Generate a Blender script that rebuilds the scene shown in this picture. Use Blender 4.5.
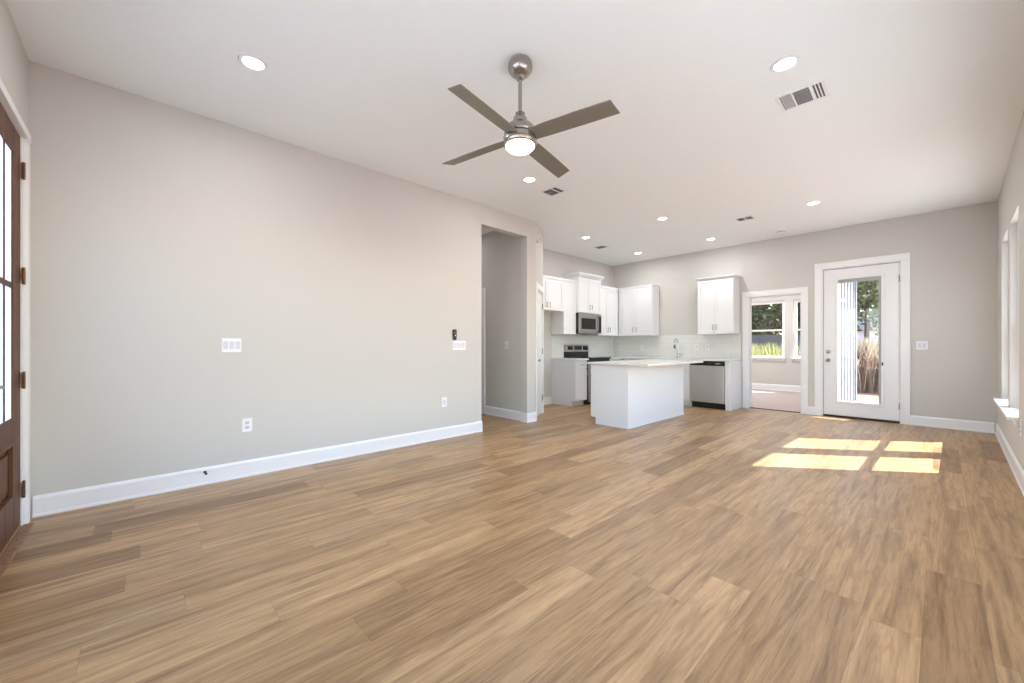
import bpy, bmesh, math, random
from mathutils import Vector, Matrix
import numpy as np
PI = math.pi
for o in list(bpy.data.objects): bpy.data.objects.remove(o)
scn = bpy.context.scene
COL = scn.collection

# ---------------------------------------------------------------- camera
AL = 0.8233
cd = bpy.data.cameras.new('camera'); cam = bpy.data.objects.new('camera', cd); COL.objects.link(cam)
cam.location = (0, 0, 1.1427); cam.rotation_euler = (PI/2, 0, AL)
cd.sensor_width = 36; cd.lens = 36*398.43/1024
cd.shift_x = (512-510.81)/1024; cd.shift_y = (346.32-341.5)/1024
cd.clip_start = 0.02; cd.clip_end = 300
scn.camera = cam

# ---------------------------------------------------------------- sky, sun, exposure
w = bpy.data.worlds.new('sky'); scn.world = w; w.use_nodes = True
nt = w.node_tree; nt.nodes.clear()
out = nt.nodes.new('ShaderNodeOutputWorld'); bg = nt.nodes.new('ShaderNodeBackground')
sky = nt.nodes.new('ShaderNodeTexSky'); sky.sky_type = 'NISHITA'; sky.sun_disc = False
sky.sun_elevation = math.radians(45); sky.sun_rotation = math.radians(52); sky.air_density = 1.0; sky.dust_density = 0.6
bg.inputs[1].default_value = 0.40
nt.links.new(sky.outputs[0], bg.inputs[0]); nt.links.new(bg.outputs[0], out.inputs[0])

sd = bpy.data.lights.new('sun', 'SUN'); sd.energy = 8.0; sd.angle = math.radians(0.5); sd.color = (1, 0.985, 0.975)
sun = bpy.data.objects.new('sun', sd); COL.objects.link(sun)
sun.rotation_euler = Vector((-1, -0.79, -1.274)).to_track_quat('-Z', 'Y').to_euler()
sun.location = (5, 12, 9)

vs = scn.view_settings
vs.view_transform = 'Standard'; vs.look = 'None'; vs.gamma = 1; vs.use_curve_mapping = False; vs.exposure = 1.34
scn.display_settings.display_device = 'sRGB'
CAN_POWER = 4.0
FAN_POWER = 5.0

# ---------------------------------------------------------------- materials
def srgb(r, g, b):
    f = lambda c: (c/255/12.92) if c/255 <= 0.04045 else ((c/255+0.055)/1.055)**2.4
    return (f(r), f(g), f(b), 1)
MATS = {}
def mat(name, col, rough=0.5, metal=0, noise=0.03, scale=30, bump=0, emit=None, estr=0, trans=0, coat=0, spec=0.5, stretch=None):
    m = bpy.data.materials.new(name); m.use_nodes = True; t = m.node_tree
    b = t.nodes['Principled BSDF']
    b.inputs['Roughness'].default_value = rough; b.inputs['Metallic'].default_value = metal
    b.inputs['Transmission Weight'].default_value = trans; b.inputs['Coat Weight'].default_value = coat
    b.inputs['Specular IOR Level'].default_value = spec
    tc = t.nodes.new('ShaderNodeTexCoord'); mp = t.nodes.new('ShaderNodeMapping'); t.links.new(tc.outputs['Object'], mp.inputs[0])
    if stretch: mp.inputs['Scale'].default_value = stretch
    nz = t.nodes.new('ShaderNodeTexNoise'); nz.inputs['Scale'].default_value = scale; nz.inputs['Detail'].default_value = 4
    t.links.new(mp.outputs[0], nz.inputs['Vector'])
    mx = t.nodes.new('ShaderNodeMix'); mx.data_type = 'RGBA'; mx.blend_type = 'MULTIPLY'; mx.inputs[0].default_value = 1
    rp = t.nodes.new('ShaderNodeValToRGB'); lo = 1-noise*2
    rp.color_ramp.elements[0].color = (lo, lo, lo, 1); rp.color_ramp.elements[1].color = (1, 1, 1, 1)
    rp.color_ramp.elements[0].position = .25; rp.color_ramp.elements[1].position = .75
    t.links.new(nz.outputs[0], rp.inputs[0]); mx.inputs[6].default_value = col; t.links.new(rp.outputs[0], mx.inputs[7])
    t.links.new(mx.outputs[2], b.inputs['Base Color'])
    if bump:
        bp = t.nodes.new('ShaderNodeBump'); bp.inputs['Strength'].default_value = bump; bp.inputs['Distance'].default_value = 0.002
        t.links.new(nz.outputs[0], bp.inputs['Height']); t.links.new(bp.outputs[0], b.inputs['Normal'])
    if emit:
        b.inputs['Emission Color'].default_value = emit; b.inputs['Emission Strength'].default_value = estr
    MATS[name] = m
    return m
WALL = mat('greige_wall_paint', srgb(204, 201, 195), 0.75, noise=0.008, scale=60, bump=0.06)
CEIL = mat('ceiling_paint', srgb(241, 243, 241), 0.9, noise=0.008, scale=50, bump=0.06)
TRIM = mat('white_trim_paint', srgb(236, 236, 237), 0.35, noise=0.004, scale=20)
CAB = mat('white_cabinet_paint', srgb(232, 233, 235), 0.32, noise=0.004, scale=20)
COUNTER = mat('pale_quartz', srgb(226, 226, 222), 0.22, noise=0.02, scale=120)
PLATE = mat('white_plastic', srgb(234, 234, 237), 0.3, noise=0.003)
PLATE2 = mat('white_plastic_rocker', srgb(212, 212, 218), 0.3, noise=0.003)
DARK = mat('black_plastic', srgb(14, 14, 15), 0.4, noise=0.02)
SLOT = mat('dark_slot', srgb(60, 60, 64), 0.6)
STEEL = mat('brushed_steel', srgb(172, 172, 172), 0.3, 0.9, noise=0.06, scale=8, stretch=(1, 1, 60))
STEEL2 = mat('stainless_steel', srgb(206, 205, 203), 0.32, 0.85, noise=0.05, scale=8, stretch=(60, 60, 1))
NICKEL = mat('brushed_nickel', srgb(168, 164, 156), 0.22, 1.0, noise=0.03, scale=20)
CHROME = mat('chrome', srgb(205, 205, 208), 0.12, 1.0, noise=0.01)
BLADE = mat('taupe_fan_blade', srgb(128, 122, 108), 0.4, 0.25, noise=0.03, scale=10)
BRONZE = mat('aged_bronze', srgb(120, 92, 66), 0.4, 0.7, noise=0.1)
BLACKGLASS = mat('black_glass', srgb(16, 16, 18), 0.08, 0, noise=0.0)
LENS = mat('glowing_lens', srgb(255, 250, 240), 0.5, emit=(1, 0.965, 0.91, 1), estr=7)
FANLENS = mat('glowing_fan_globe', srgb(255, 244, 225), 0.5, emit=(1, 0.88, 0.72, 1), estr=5)
GRILLE = mat('vent_shadow_box', srgb(84, 84, 92), 0.7)
SEAL = mat('dark_weatherstrip', srgb(50, 44, 40), 0.6)
BLIND = mat('grey_blind_rail', srgb(168, 170, 166), 0.5)
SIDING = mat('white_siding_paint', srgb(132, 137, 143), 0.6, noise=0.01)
CARPET = mat('rose_beige_carpet', srgb(190, 172, 166), 0.95, noise=0.08, scale=220, bump=0.5)
CONCRETE = mat('concrete', srgb(170, 162, 152), 0.9, noise=0.05, scale=15)
PALECON = mat('pale_concrete', srgb(218, 217, 214), 0.9, noise=0.04, scale=12)  # for the added outdoor slabs that bounce daylight indoors
ROOFM = mat('dark_shingles', srgb(66, 70, 80), 0.9, noise=0.1, scale=20)
HOUSEM = mat('pale_house_paint', srgb(190, 200, 215), 0.8, noise=0.02)
FENCEM = mat('weathered_fence_wood', srgb(104, 98, 94), 0.85, noise=0.15, scale=6, stretch=(6, 6, .5))
BARK = mat('grey_bark', srgb(98, 88, 80), 0.9, noise=0.2, scale=14, bump=0.5, stretch=(3, 3, .6))
TOEK = mat('toe_kick_black', srgb(20, 20, 20), 0.5)

def glass_mat(name, tint=(1, 1, 1, 1), rough=0.0):
    m = bpy.data.materials.new(name); m.use_nodes = True; t = m.node_tree; t.nodes.clear()
    o = t.nodes.new('ShaderNodeOutputMaterial'); tr = t.nodes.new('ShaderNodeBsdfTransparent'); gl = t.nodes.new('ShaderNodeBsdfGlossy')
    gl.inputs['Roughness'].default_value = 0.02; tr.inputs[0].default_value = tint
    lw = t.nodes.new('ShaderNodeLayerWeight'); lw.inputs[0].default_value = 0.5
    pw = t.nodes.new('ShaderNodeMath'); pw.operation = 'POWER'; pw.inputs[1].default_value = 5; t.links.new(lw.outputs['Facing'], pw.inputs[0])
    fr = t.nodes.new('ShaderNodeMath'); fr.operation = 'MULTIPLY_ADD'; fr.inputs[1].default_value = 0.4; fr.inputs[2].default_value = 0.03; t.links.new(pw.outputs[0], fr.inputs[0]); mx = t.nodes.new('ShaderNodeMixShader')
    t.links.new(fr.outputs[0], mx.inputs[0]); t.links.new(tr.outputs[0], mx.inputs[1]); t.links.new(gl.outputs[0], mx.inputs[2])
    t.links.new(mx.outputs[0], o.inputs[0]); return m
GLASS = glass_mat('clear_glass')
FROST = mat('frosted_glass', srgb(236, 242, 250), 0.35, trans=0.0, noise=0.01)
def frost():
    t = FROST.node_tree; b = t.nodes['Principled BSDF']; o = t.nodes['Material Output']
    tl = t.nodes.new('ShaderNodeBsdfTranslucent'); tl.inputs[0].default_value = (0.9, 0.94, 1, 1)
    tr = t.nodes.new('ShaderNodeBsdfTransparent'); m1 = t.nodes.new('ShaderNodeMixShader'); m1.inputs[0].default_value = 0.35
    m2 = t.nodes.new('ShaderNodeMixShader'); m2.inputs[0].default_value = 0.9
    t.links.new(tl.outputs[0], m1.inputs[1]); t.links.new(tr.outputs[0], m1.inputs[2])
    t.links.new(b.outputs[0], m2.inputs[1]); t.links.new(m1.outputs[0], m2.inputs[2]); t.links.new(m2.outputs[0], o.inputs[0])
frost()

def wood_floor():
    m = bpy.data.materials.new('oak_vinyl_planks'); m.use_nodes = True; t = m.node_tree; N = t.nodes; L = t.links
    b = N['Principled BSDF']; tc = N.new('ShaderNodeTexCoord'); sp = N.new('ShaderNodeSeparateXYZ'); L.new(tc.outputs['Object'], sp.inputs[0])
    def math_(op, a, bb=None):
        n = N.new('ShaderNodeMath'); n.operation = op
        for i, v in enumerate((a, bb)):
            if v is None: continue
            if isinstance(v, (int, float)): n.inputs[i].default_value = v
            else: L.new(v, n.inputs[i])
        return n.outputs[0]
    W, LN = 0.181, 1.22
    xs = math_('DIVIDE', math_('ADD', sp.outputs[0], 0.05), W); row = math_('FLOOR', xs)
    wn = N.new('ShaderNodeTexWhiteNoise'); wn.noise_dimensions = '1D'; L.new(row, wn.inputs['W'])
    ys = math_('ADD', math_('DIVIDE', sp.outputs[1], LN), wn.outputs['Value']); colm = math_('FLOOR', ys)
    cid = N.new('ShaderNodeCombineXYZ'); L.new(row, cid.inputs[0]); L.new(colm, cid.inputs[1])
    wn2 = N.new('ShaderNodeTexWhiteNoise'); wn2.noise_dimensions = '3D'; L.new(cid.outputs[0], wn2.inputs['Vector'])
    sc = N.new('ShaderNodeSeparateColor'); L.new(wn2.outputs['Color'], sc.inputs[0])
    # grain coordinates, shifted per plank
    gc = N.new('ShaderNodeCombineXYZ')
    L.new(math_('ADD', sp.outputs[0], math_('MULTIPLY', sc.outputs[0], 37.0)), gc.inputs[0])
    L.new(math_('ADD', math_('MULTIPLY', sp.outputs[1], 0.07), math_('MULTIPLY', sc.outputs[1], 53.0)), gc.inputs[1])
    def noise(scale, detail, rough=0.5, dist=0.0):
        n = N.new('ShaderNodeTexNoise'); n.inputs['Scale'].default_value = scale; n.inputs['Detail'].default_value = detail
        n.inputs['Roughness'].default_value = rough; n.inputs['Distortion'].default_value = dist; L.new(gc.outputs[0], n.inputs['Vector']); return n.outputs[0]
    def ramp(v, *st):
        r = N.new('ShaderNodeValToRGB'); e = r.color_ramp.elements
        while len(e) < len(st): e.new(0.5)
        for el, (p, c) in zip(e, st): el.position = p; el.color = c
        L.new(v, r.inputs[0]); return r.outputs[0]
    def mix(a, bb, fac, mode='MIX'):
        n = N.new('ShaderNodeMix'); n.data_type = 'RGBA'; n.blend_type = mode
        if isinstance(fac, (int, float)): n.inputs[0].default_value = fac
        else: L.new(fac, n.inputs[0])
        for i, v in ((6, a), (7, bb)):
            if isinstance(v, tuple): n.inputs[i].default_value = v
            else: L.new(v, n.inputs[i])
        return n.outputs[2]
    base = ramp(sc.outputs[2], (0.0, srgb(146, 114, 80)), (0.18, srgb(166, 134, 97)), (0.45, srgb(179, 146, 107)), (0.8, srgb(186, 153, 114)), (1.0, srgb(168, 140, 108)))
    broad = ramp(noise(11, 3, 0.6, 1.2), (0.34, (0.62, 0.57, 0.52, 1)), (0.50, (0.95, 0.94, 0.92, 1)), (0.66, (1.12, 1.11, 1.09, 1)))
    streak = ramp(noise(38, 4, 0.65, 1.0), (0.36, (0.72, 0.68, 0.63, 1)), (0.56, (1.04, 1.04, 1.03, 1)))
    fine = ramp(noise(150, 5, 0.7, 0.6), (0.3, (0.84, 0.82, 0.80, 1)), (0.65, (1.06, 1.06, 1.06, 1)))
    c = mix(mix(mix(base, broad, 0.9, 'MULTIPLY'), streak, 0.85, 'MULTIPLY'), fine, 0.8, 'MULTIPLY')
    # cathedral grain
    wv = N.new('ShaderNodeTexNoise'); wv.inputs['Scale'].default_value = 4.5; wv.inputs['Detail'].default_value = 1.5; L.new(gc.outputs[0], wv.inputs['Vector'])
    rings = math_('FRACT', math_('MULTIPLY', wv.outputs[0], 22.0))
    rg = ramp(rings, (0.0, (0.80, 0.77, 0.74, 1)), (0.3, (1, 1, 1, 1)), (0.85, (1.02, 1.02, 1.02, 1)), (1.0, (0.80, 0.77, 0.74, 1)))
    c = mix(c, rg, math_('MULTIPLY', sc.outputs[1], 0.9), 'MULTIPLY')
    # seams
    fx = math_('FRACT', xs); fy = math_('FRACT', ys)
    ex = math_('MINIMUM', fx, math_('SUBTRACT', 1.0, fx)); ey = math_('MINIMUM', fy, math_('SUBTRACT', 1.0, fy))
    seam = math_('MINIMUM', math_('DIVIDE', ex, 0.008), math_('DIVIDE', ey, 0.0013))
    sm = ramp(seam, (0.0, (0.62, 0.58, 0.55, 1)), (1.0, (1, 1, 1, 1)))
    c = mix(c, sm, 1.0, 'MULTIPLY')
    L.new(c, b.inputs['Base Color']); b.inputs['Roughness'].default_value = 0.36; b.inputs['Specular IOR Level'].default_value = 0.45
    bp = N.new('ShaderNodeBump'); bp.inputs['Strength'].default_value = 0.12; bp.inputs['Distance'].default_value = 0.001
    L.new(fine, bp.inputs['Height']); L.new(bp.outputs[0], b.inputs['Normal'])
    return m
FLOORM = wood_floor()

def wood_mat(name, c0, c1, rough=0.5):
    m = bpy.data.materials.new(name); m.use_nodes = True; t = m.node_tree; N = t.nodes; L = t.links; b = N['Principled BSDF']
    tc = N.new('ShaderNodeTexCoord'); mp = N.new('ShaderNodeMapping'); mp.inputs['Scale'].default_value = (1, 1, 0.08); L.new(tc.outputs['Object'], mp.inputs[0])
    n = N.new('ShaderNodeTexNoise'); n.inputs['Scale'].default_value = 28; n.inputs['Detail'].default_value = 6; n.inputs['Distortion'].default_value = 0.8; L.new(mp.outputs[0], n.inputs['Vector'])
    r = N.new('ShaderNodeValToRGB'); r.color_ramp.elements[0].color = c0; r.color_ramp.elements[1].color = c1
    r.color_ramp.elements[0].position = .3; r.color_ramp.elements[1].position = .7; L.new(n.outputs[0], r.inputs[0])
    L.new(r.outputs[0], b.inputs['Base Color']); b.inputs['Roughness'].default_value = rough; b.inputs['Specular IOR Level'].default_value = 0.25; return m
DOORWOOD = wood_mat('dark_stained_door_wood', srgb(70, 42, 28), srgb(112, 74, 50))
SILLWOOD = wood_mat('stained_threshold_wood', srgb(128, 96, 74), srgb(158, 124, 98))

def tile_mat():
    m = bpy.data.materials.new('white_glazed_tile'); m.use_nodes = True; t = m.node_tree; N = t.nodes; L = t.links; b = N['Principled BSDF']
    tc = N.new('ShaderNodeTexCoord'); sp = N.new('ShaderNodeSeparateXYZ'); L.new(tc.outputs['Object'], sp.inputs[0])
    cb = N.new('ShaderNodeCombineXYZ'); L.new(sp.outputs[0], cb.inputs[0]); L.new(sp.outputs[2], cb.inputs[1])
    br = N.new('ShaderNodeTexBrick'); br.inputs['Scale'].default_value = 1; br.inputs['Brick Width'].default_value = 0.30; br.inputs['Row Height'].default_value = 0.10
    br.inputs['Mortar Size'].default_value = 0.0025; br.inputs['Color1'].default_value = srgb(226, 226, 222); br.inputs['Color2'].default_value = srgb(220, 220, 216)
    br.inputs['Mortar'].default_value = srgb(214, 214, 209); L.new(cb.outputs[0], br.inputs['Vector'])
    L.new(br.outputs[0], b.inputs['Base Color']); b.inputs['Roughness'].default_value = 0.18; return m
TILE = tile_mat()

def leaf_mat(name, *cols, rough=0.6):
    m = bpy.data.materials.new(name); m.use_nodes = True; t = m.node_tree; N = t.nodes; L = t.links; b = N['Principled BSDF']
    g = N.new('ShaderNodeNewGeometry'); r = N.new('ShaderNodeValToRGB'); e = r.color_ramp.elements
    while len(e) < len(cols): e.new(0.5)
    for i, (el, c) in enumerate(zip(e, cols)): el.position = i/(len(cols)-1); el.color = c
    L.new(g.outputs['Random Per Island'], r.inputs[0]); L.new(r.outputs[0], b.inputs['Base Color']); b.inputs['Roughness'].default_value = rough
    tl = N.new('ShaderNodeBsdfTranslucent'); L.new(r.outputs[0], tl.inputs[0]); mx = N.new('ShaderNodeMixShader'); mx.inputs[0].default_value = .35
    L.new(b.outputs[0], mx.inputs[1]); L.new(tl.outputs[0], mx.inputs[2]); L.new(mx.outputs[0], N['Material Output'].inputs[0])
    return m
LEAFD = leaf_mat('dark_green_leaves', srgb(56, 66, 44), srgb(92, 102, 66), srgb(120, 128, 84))
LEAFL = leaf_mat('light_green_leaves', srgb(88, 98, 58), srgb(136, 142, 84), srgb(172, 172, 112))
DRYG = leaf_mat('dry_weeds', srgb(128, 110, 92), srgb(168, 148, 126), srgb(188, 172, 150), srgb(94, 78, 66))
YELG = leaf_mat('yellow_green_grass', srgb(150, 150, 84), srgb(196, 190, 120), srgb(104, 112, 62), srgb(210, 200, 150))
def ground_mat():
    m = bpy.data.materials.new('red_dirt_and_grass'); m.use_nodes = True; t = m.node_tree; N = t.nodes; L = t.links; b = N['Principled BSDF']
    tc = N.new('ShaderNodeTexCoord'); n = N.new('ShaderNodeTexNoise'); n.inputs['Scale'].default_value = 3.5; n.inputs['Detail'].default_value = 8; L.new(tc.outputs['Object'], n.inputs['Vector'])
    r = N.new('ShaderNodeValToRGB'); r.color_ramp.elements[0].color = srgb(150, 108, 82); r.color_ramp.elements[1].color = srgb(178, 136, 108)
    r.color_ramp.elements[0].position = .35; r.color_ramp.elements[1].position = .65; L.new(n.outputs[0], r.inputs[0])
    L.new(r.outputs[0], b.inputs['Base Color']); b.inputs['Roughness'].default_value = 0.95; return m
GROUND = ground_mat()

# ---------------------------------------------------------------- helpers
class MB:
    def __init__(s): s.v = []; s.f = []; s.mi = []; s.sm = []
    def add(s, vs, fs, mi=0, smooth=False):
        n = len(s.v); s.v += [tuple(v) for v in vs]
        for f in fs: s.f.append(tuple(i+n for i in f)); s.mi.append(mi); s.sm.append(smooth)
        return s
    def box(s, x0, x1, y0, y1, z0, z1, mi=0):
        x0, x1 = sorted((x0, x1)); y0, y1 = sorted((y0, y1)); z0, z1 = sorted((z0, z1))
        v = [(x, y, z) for z in (z0, z1) for y in (y0, y1) for x in (x0, x1)]
        return s.add(v, [(0, 2, 3, 1), (4, 5, 7, 6), (0, 1, 5, 4), (2, 6, 7, 3), (0, 4, 6, 2), (1, 3, 7, 5)], mi)
    def prism(s, poly, z0, z1, mi=0):            # convex xy polygon, counter-clockwise
        n = len(poly); v = [(x, y, z0) for x, y in poly]+[(x, y, z1) for x, y in poly]
        return s.add(v, [tuple(range(n))[::-1], tuple(range(n, 2*n))]+[(i, (i+1) % n, (i+1) % n+n, i+n) for i in range(n)], mi)
    def extrude_x(s, prof, x0, x1, mi=0):        # prof: list of (y,z)
        n = len(prof); v = [(x0, y, z) for y, z in prof]+[(x1, y, z) for y, z in prof]
        return s.add(v, [tuple(range(n)), tuple(range(n, 2*n))[::-1]]+[(i, i+n, (i+1) % n+n, (i+1) % n) for i in range(n)], mi)
    def lathe(s, prof, c=(0, 0, 0), axis='z', seg=32, mi=0, smooth=True):   # prof: list of (r, h)
        v = []; n = len(prof)
        for r, h in prof:
            for k in range(seg):
                a = 2*PI*k/seg; p = (r*math.cos(a), r*math.sin(a), h)
                if axis == 'y': p = (p[0], p[2], -p[1])
                elif axis == 'x': p = (p[2], p[0], p[1])
                v.append((p[0]+c[0], p[1]+c[1], p[2]+c[2]))
        fs = [(i*seg+k, i*seg+(k+1) % seg, (i+1)*seg+(k+1) % seg, (i+1)*seg+k) for i in range(n-1) for k in range(seg)]
        s.add(v, fs, mi, smooth)
        if prof[0][0] > 1e-5: s.add(v[:seg], [tuple(range(seg))[::-1]], mi)
        if prof[-1][0] > 1e-5: s.add(v[-seg:], [tuple(range(seg))], mi)
        return s
    def tube(s, path, r, seg=12, mi=0):
        path = [Vector(p) for p in path]; rs = r if isinstance(r, (list, tuple)) else [r]*len(path); v = []
        t0 = (path[1]-path[0]).normalized(); u = t0.orthogonal().normalized()
        for i, p in enumerate(path):
            t = (path[min(i+1, len(path)-1)]-path[max(i-1, 0)]).normalized()
            u = (u-t*u.dot(t)).normalized(); w_ = t.cross(u)
            for k in range(seg):
                a = 2*PI*k/seg; v.append(p+(u*math.cos(a)+w_*math.sin(a))*rs[i])
        fs = [(i*seg+k, i*seg+(k+1) % seg, (i+1)*seg+(k+1) % seg, (i+1)*seg+k) for i in range(len(path)-1) for k in range(seg)]
        s.add(v, fs, mi, True); s.add(v[:seg], [tuple(range(seg))[::-1]], mi); s.add(v[-seg:], [tuple(range(seg))], mi)
        return s
    def build(s, name, m, parent=None, loc=None, rot=None, bevel=0, seg=2):
        me = bpy.data.meshes.new(name); me.from_pydata(s.v, [], s.f)
        for mm in (m if isinstance(m, (list, tuple)) else [m]): me.materials.append(mm)
        me.polygons.foreach_set('material_index', s.mi); me.polygons.foreach_set('use_smooth', s.sm)
        bm = bmesh.new(); bm.from_mesh(me); bmesh.ops.recalc_face_normals(bm, faces=bm.faces); bm.to_mesh(me); bm.free()
        me.update()
        o = bpy.data.objects.new(name, me); COL.objects.link(o)
        if parent: o.parent = parent
        if loc: o.location = loc
        if rot: o.rotation_euler = (0, 0, rot)
        if bevel:
            b = o.modifiers.new('bevel', 'BEVEL'); b.width = bevel; b.segments = seg; b.limit_method = 'ANGLE'; b.angle_limit = math.radians(50)
        return o
def tag(o, label=None, cat=None, group=None, kind=None):
    if label: o['label'] = label
    if cat: o['category'] = cat
    if group: o['group'] = group
    if kind: o['kind'] = kind
    return o
def empty(name, loc=(0, 0, 0), rz=0, **k):
    o = bpy.data.objects.new(name, None); COL.objects.link(o); o.location = loc; o.rotation_euler = (0, 0, rz); o.empty_display_size = .1
    return tag(o, **k)
def dup(root, loc, rz=None, **k):
    r = root.copy(); COL.objects.link(r); r.location = loc
    if rz is not None: r.rotation_euler = (0, 0, rz)
    for ch in list(root.children):
        c = ch.copy(); COL.objects.link(c); c.parent = r
        for g in ch.children:
            d = g.copy(); COL.objects.link(d); d.parent = c
    return tag(r, **k)

# ---------------------------------------------------------------- frames: local x along wall, local y out into the room
CZ = 3.05; F = -0.55; D = 8.223; K = -5.28; WT = 0.13
def frame(o, n):
    a = math.atan2(n[1], n[0])-PI/2
    M = Matrix.Translation((o[0], o[1], 0)) @ Matrix.Rotation(a, 4, 'Z'); return M, a
ML, AL_ = frame((-4.1356, F), (1, 0.0161))         # x = -(Y-F): local x is negative along +Y
MR, AR_ = frame((0.5057, D), (-1, 0.0165))         # local x: +Y direction from the back corner
MBk, AB_ = frame((0, D), (0, -1))                  # local x = -X
MF, AF_ = frame((0, F), (0, 1))                    # local x = X
MK, AK_ = frame((K, 0), (1, 0))                    # local x = -Y
P1 = Vector((-4.216, 4.421)); P2 = Vector((-4.650, 5.062)); pd = (P2-P1).normalized()
MP, AP_ = frame(P1, (pd.y, -pd.x))                 # local x = -distance along the angled wall
MH, AH_ = frame((0, 4.275), (0, -1))
MD, AD_ = frame((0, 12.0), (0, -1))
def xl(Y): return -(Y-F)                            # left wall
def at(M, x, y=0, z=0): return M @ Vector((x, y, z))
def wall(name, M, ang, x0, x1, z0, z1, holes=(), thick=WT, m=WALL, back=0.0):
    """wall slab, face at local y=0, body behind, with rectangular holes (x0,x1,z0,z1)"""
    b = MB(); xs = sorted({x0, x1, *[h[0] for h in holes], *[h[1] for h in holes]})
    for a, c in zip(xs[:-1], xs[1:]):
        hs = sorted([h for h in holes if h[0] <= a+1e-6 and h[1] >= c-1e-6], key=lambda h: h[2]); z = z0
        for h in hs:
            if h[2] > z+1e-6: b.box(a, c, -thick, 0, z, h[2])
            z = h[3]
        if z < z1-1e-6: b.box(a, c, -thick, 0, z, z1)
    o = b.build(name, m, loc=M.translation, rot=ang); return tag(o, kind='structure')
def S(o, label, cat): return tag(o, label, cat, kind='structure')
def baseboard(name, M, ang, x0, x1, label, h=0.14):
    b = MB(); b.extrude_x([(0.0, 0), (0.022, 0), (0.022, 0.012), (0.016, 0.022), (0.016, h-0.02), (0.010, h-0.006), (0.006, h), (0, h)], x0, x1)
    return S(b.build(name, TRIM, loc=M.translation, rot=ang), label, 'baseboard')

# ================================================================ ROOM SHELL
b = MB(); b.prism([(-4.4, -0.75), (0.66, -0.75), (0.66, 8.30), (-5.45, 8.30), (-5.45, 5.0), (-7.3, 5.0), (-7.3, 3.1), (-4.4, 3.1)][0:3]+[(-4.4, 8.30)], -0.12, 0)
b.box(-7.3, -4.4, 3.1, 8.30, -0.12, 0)
S(b.build('floor', FLOORM), 'oak coloured vinyl plank floor running through the living room and kitchen', 'floor')
b = MB(); b.box(-7.3, 0.95, -1.0, 8.36, CZ, CZ+0.25)
S(b.build('ceiling', CEIL), 'smooth off-white painted ceiling over the living room and kitchen', 'ceiling')

# left wall with hall opening (Y 3.354..4.236, z<2.79)
S(wall('wall_left', ML, AL_, xl(4.421), 0.15, 0, CZ, [(xl(4.236), xl(3.354), 0, 2.79)]), 'long bare greige wall on the left with the tall hallway opening', 'wall')
WR = [(5.62, 6.45), (6.66, 7.50)]
SW = [(-0.15, 1.35), (1.50, 3.00), (3.15, 4.65)]  # wide windows out of view, added so more daylight reaches the ceiling
def xr(Y): return Y-D
WIN_Z = (0.50, 2.38)
S(wall('wall_right', MR, AR_, xr(F-0.2), 0.13, 0, CZ, [(xr(a), xr(c), WIN_Z[0], WIN_Z[1]) for a, c in WR]+[(xr(a), xr(c), 0.35, 2.45) for a, c in SW], thick=0.15), 'greige wall on the right with two tall windows', 'wall')
# back wall: dining opening and back door
S(wall('wall_back', MBk, AB_, -0.66, 5.42, 0, CZ, [(1.607, 2.415, 0, 2.05), (0.38, 1.345, 0, 2.425)], thick=0.137), 'greige back wall behind the kitchen sink and patio door', 'wall')
# front wall: entry door hole, plus unseen windows added to let in more daylight
FW = [(-2.72, -1.80), (-1.70, -0.78), (-0.68, 0.24)]
S(wall('wall_front', MF, AF_, -4.35, 0.70, 0, CZ, [(-3.965, -2.93, 0, 2.47)]+[(a, c, 0.35, 2.45) for a, c in FW], thick=0.15), 'greige front wall holding the dark entry door', 'wall')
# kitchen left wall, pantry angle wall and returns
S(wall('wall_kitchen', MK, AK_, -8.36, -4.95, 0, CZ), 'greige kitchen wall behind the range and refrigerator alcove', 'wall')
plen = (P2-P1).length
S(wall('wall_pantry', MP, AP_, -plen, 0, 0, CZ, [(-plen+0.045, -0.13, 0, 2.06)], thick=0.10), 'short angled greige wall holding the pantry door', 'wall')
b = MB(); b.box(K-0.13, P2.x-0.06, 4.95, 5.06, 0, CZ)
S(b.build('wall_alcove', WALL), 'greige side wall between the pantry and the refrigerator alcove', 'wall')
# hallway walls
S(wall('wall_hall', MH, AH_, 4.352, 7.17, 0, CZ, [(5.33, 6.15, 0, 2.05)], thick=0.12), 'shaded greige hallway wall seen through the tall opening', 'wall')
b = MB(); b.box(-7.17, -4.325, 3.2, 3.32, 0, CZ); b.box(-7.29, -7.17, 3.2, 4.40, 0, CZ)
S(b.build('wall_hall_end', WALL), 'greige end of the hallway beyond the tall opening', 'wall')

# baseboards
baseboard('baseboard_left', ML, AL_, xl(3.358), -0.016, 'white baseboard along the long left wall')
baseboard('baseboard_pier', ML, AL_, xl(4.43), xl(4.232), 'short white baseboard on the pier right of the hallway opening')
b = MB(); p = at(ML, xl(4.236), 0.0)
b.box(-4.352, -4.19, 4.2145, 4.2355, 0, 0.14); S(b.build('baseboard_jamb', TRIM), 'white baseboard wrapping the hallway opening side', 'baseboard')
baseboard('baseboard_hall', MH, AH_, 4.36, 5.24, 'white baseboard along the hallway wall')
baseboard('baseboard_back', MBk, AB_, -0.48, 0.30, 'white baseboard right of the patio door')
baseboard('baseboard_between', MBk, AB_, 1.42, 1.52, 'tiny white baseboard between the dining opening and patio door')
baseboard('baseboard_right', MR, AR_, xr(F), -0.02, 'white baseboard under the right wall windows')
baseboard('baseboard_alcove', MK, AK_, -5.985, -5.06, 'white baseboard in the empty refrigerator alcove')
baseboard('baseboard_front', MF, AF_, -2.82, 0.34, 'white baseboard on the front wall beside the entry door')

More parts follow.
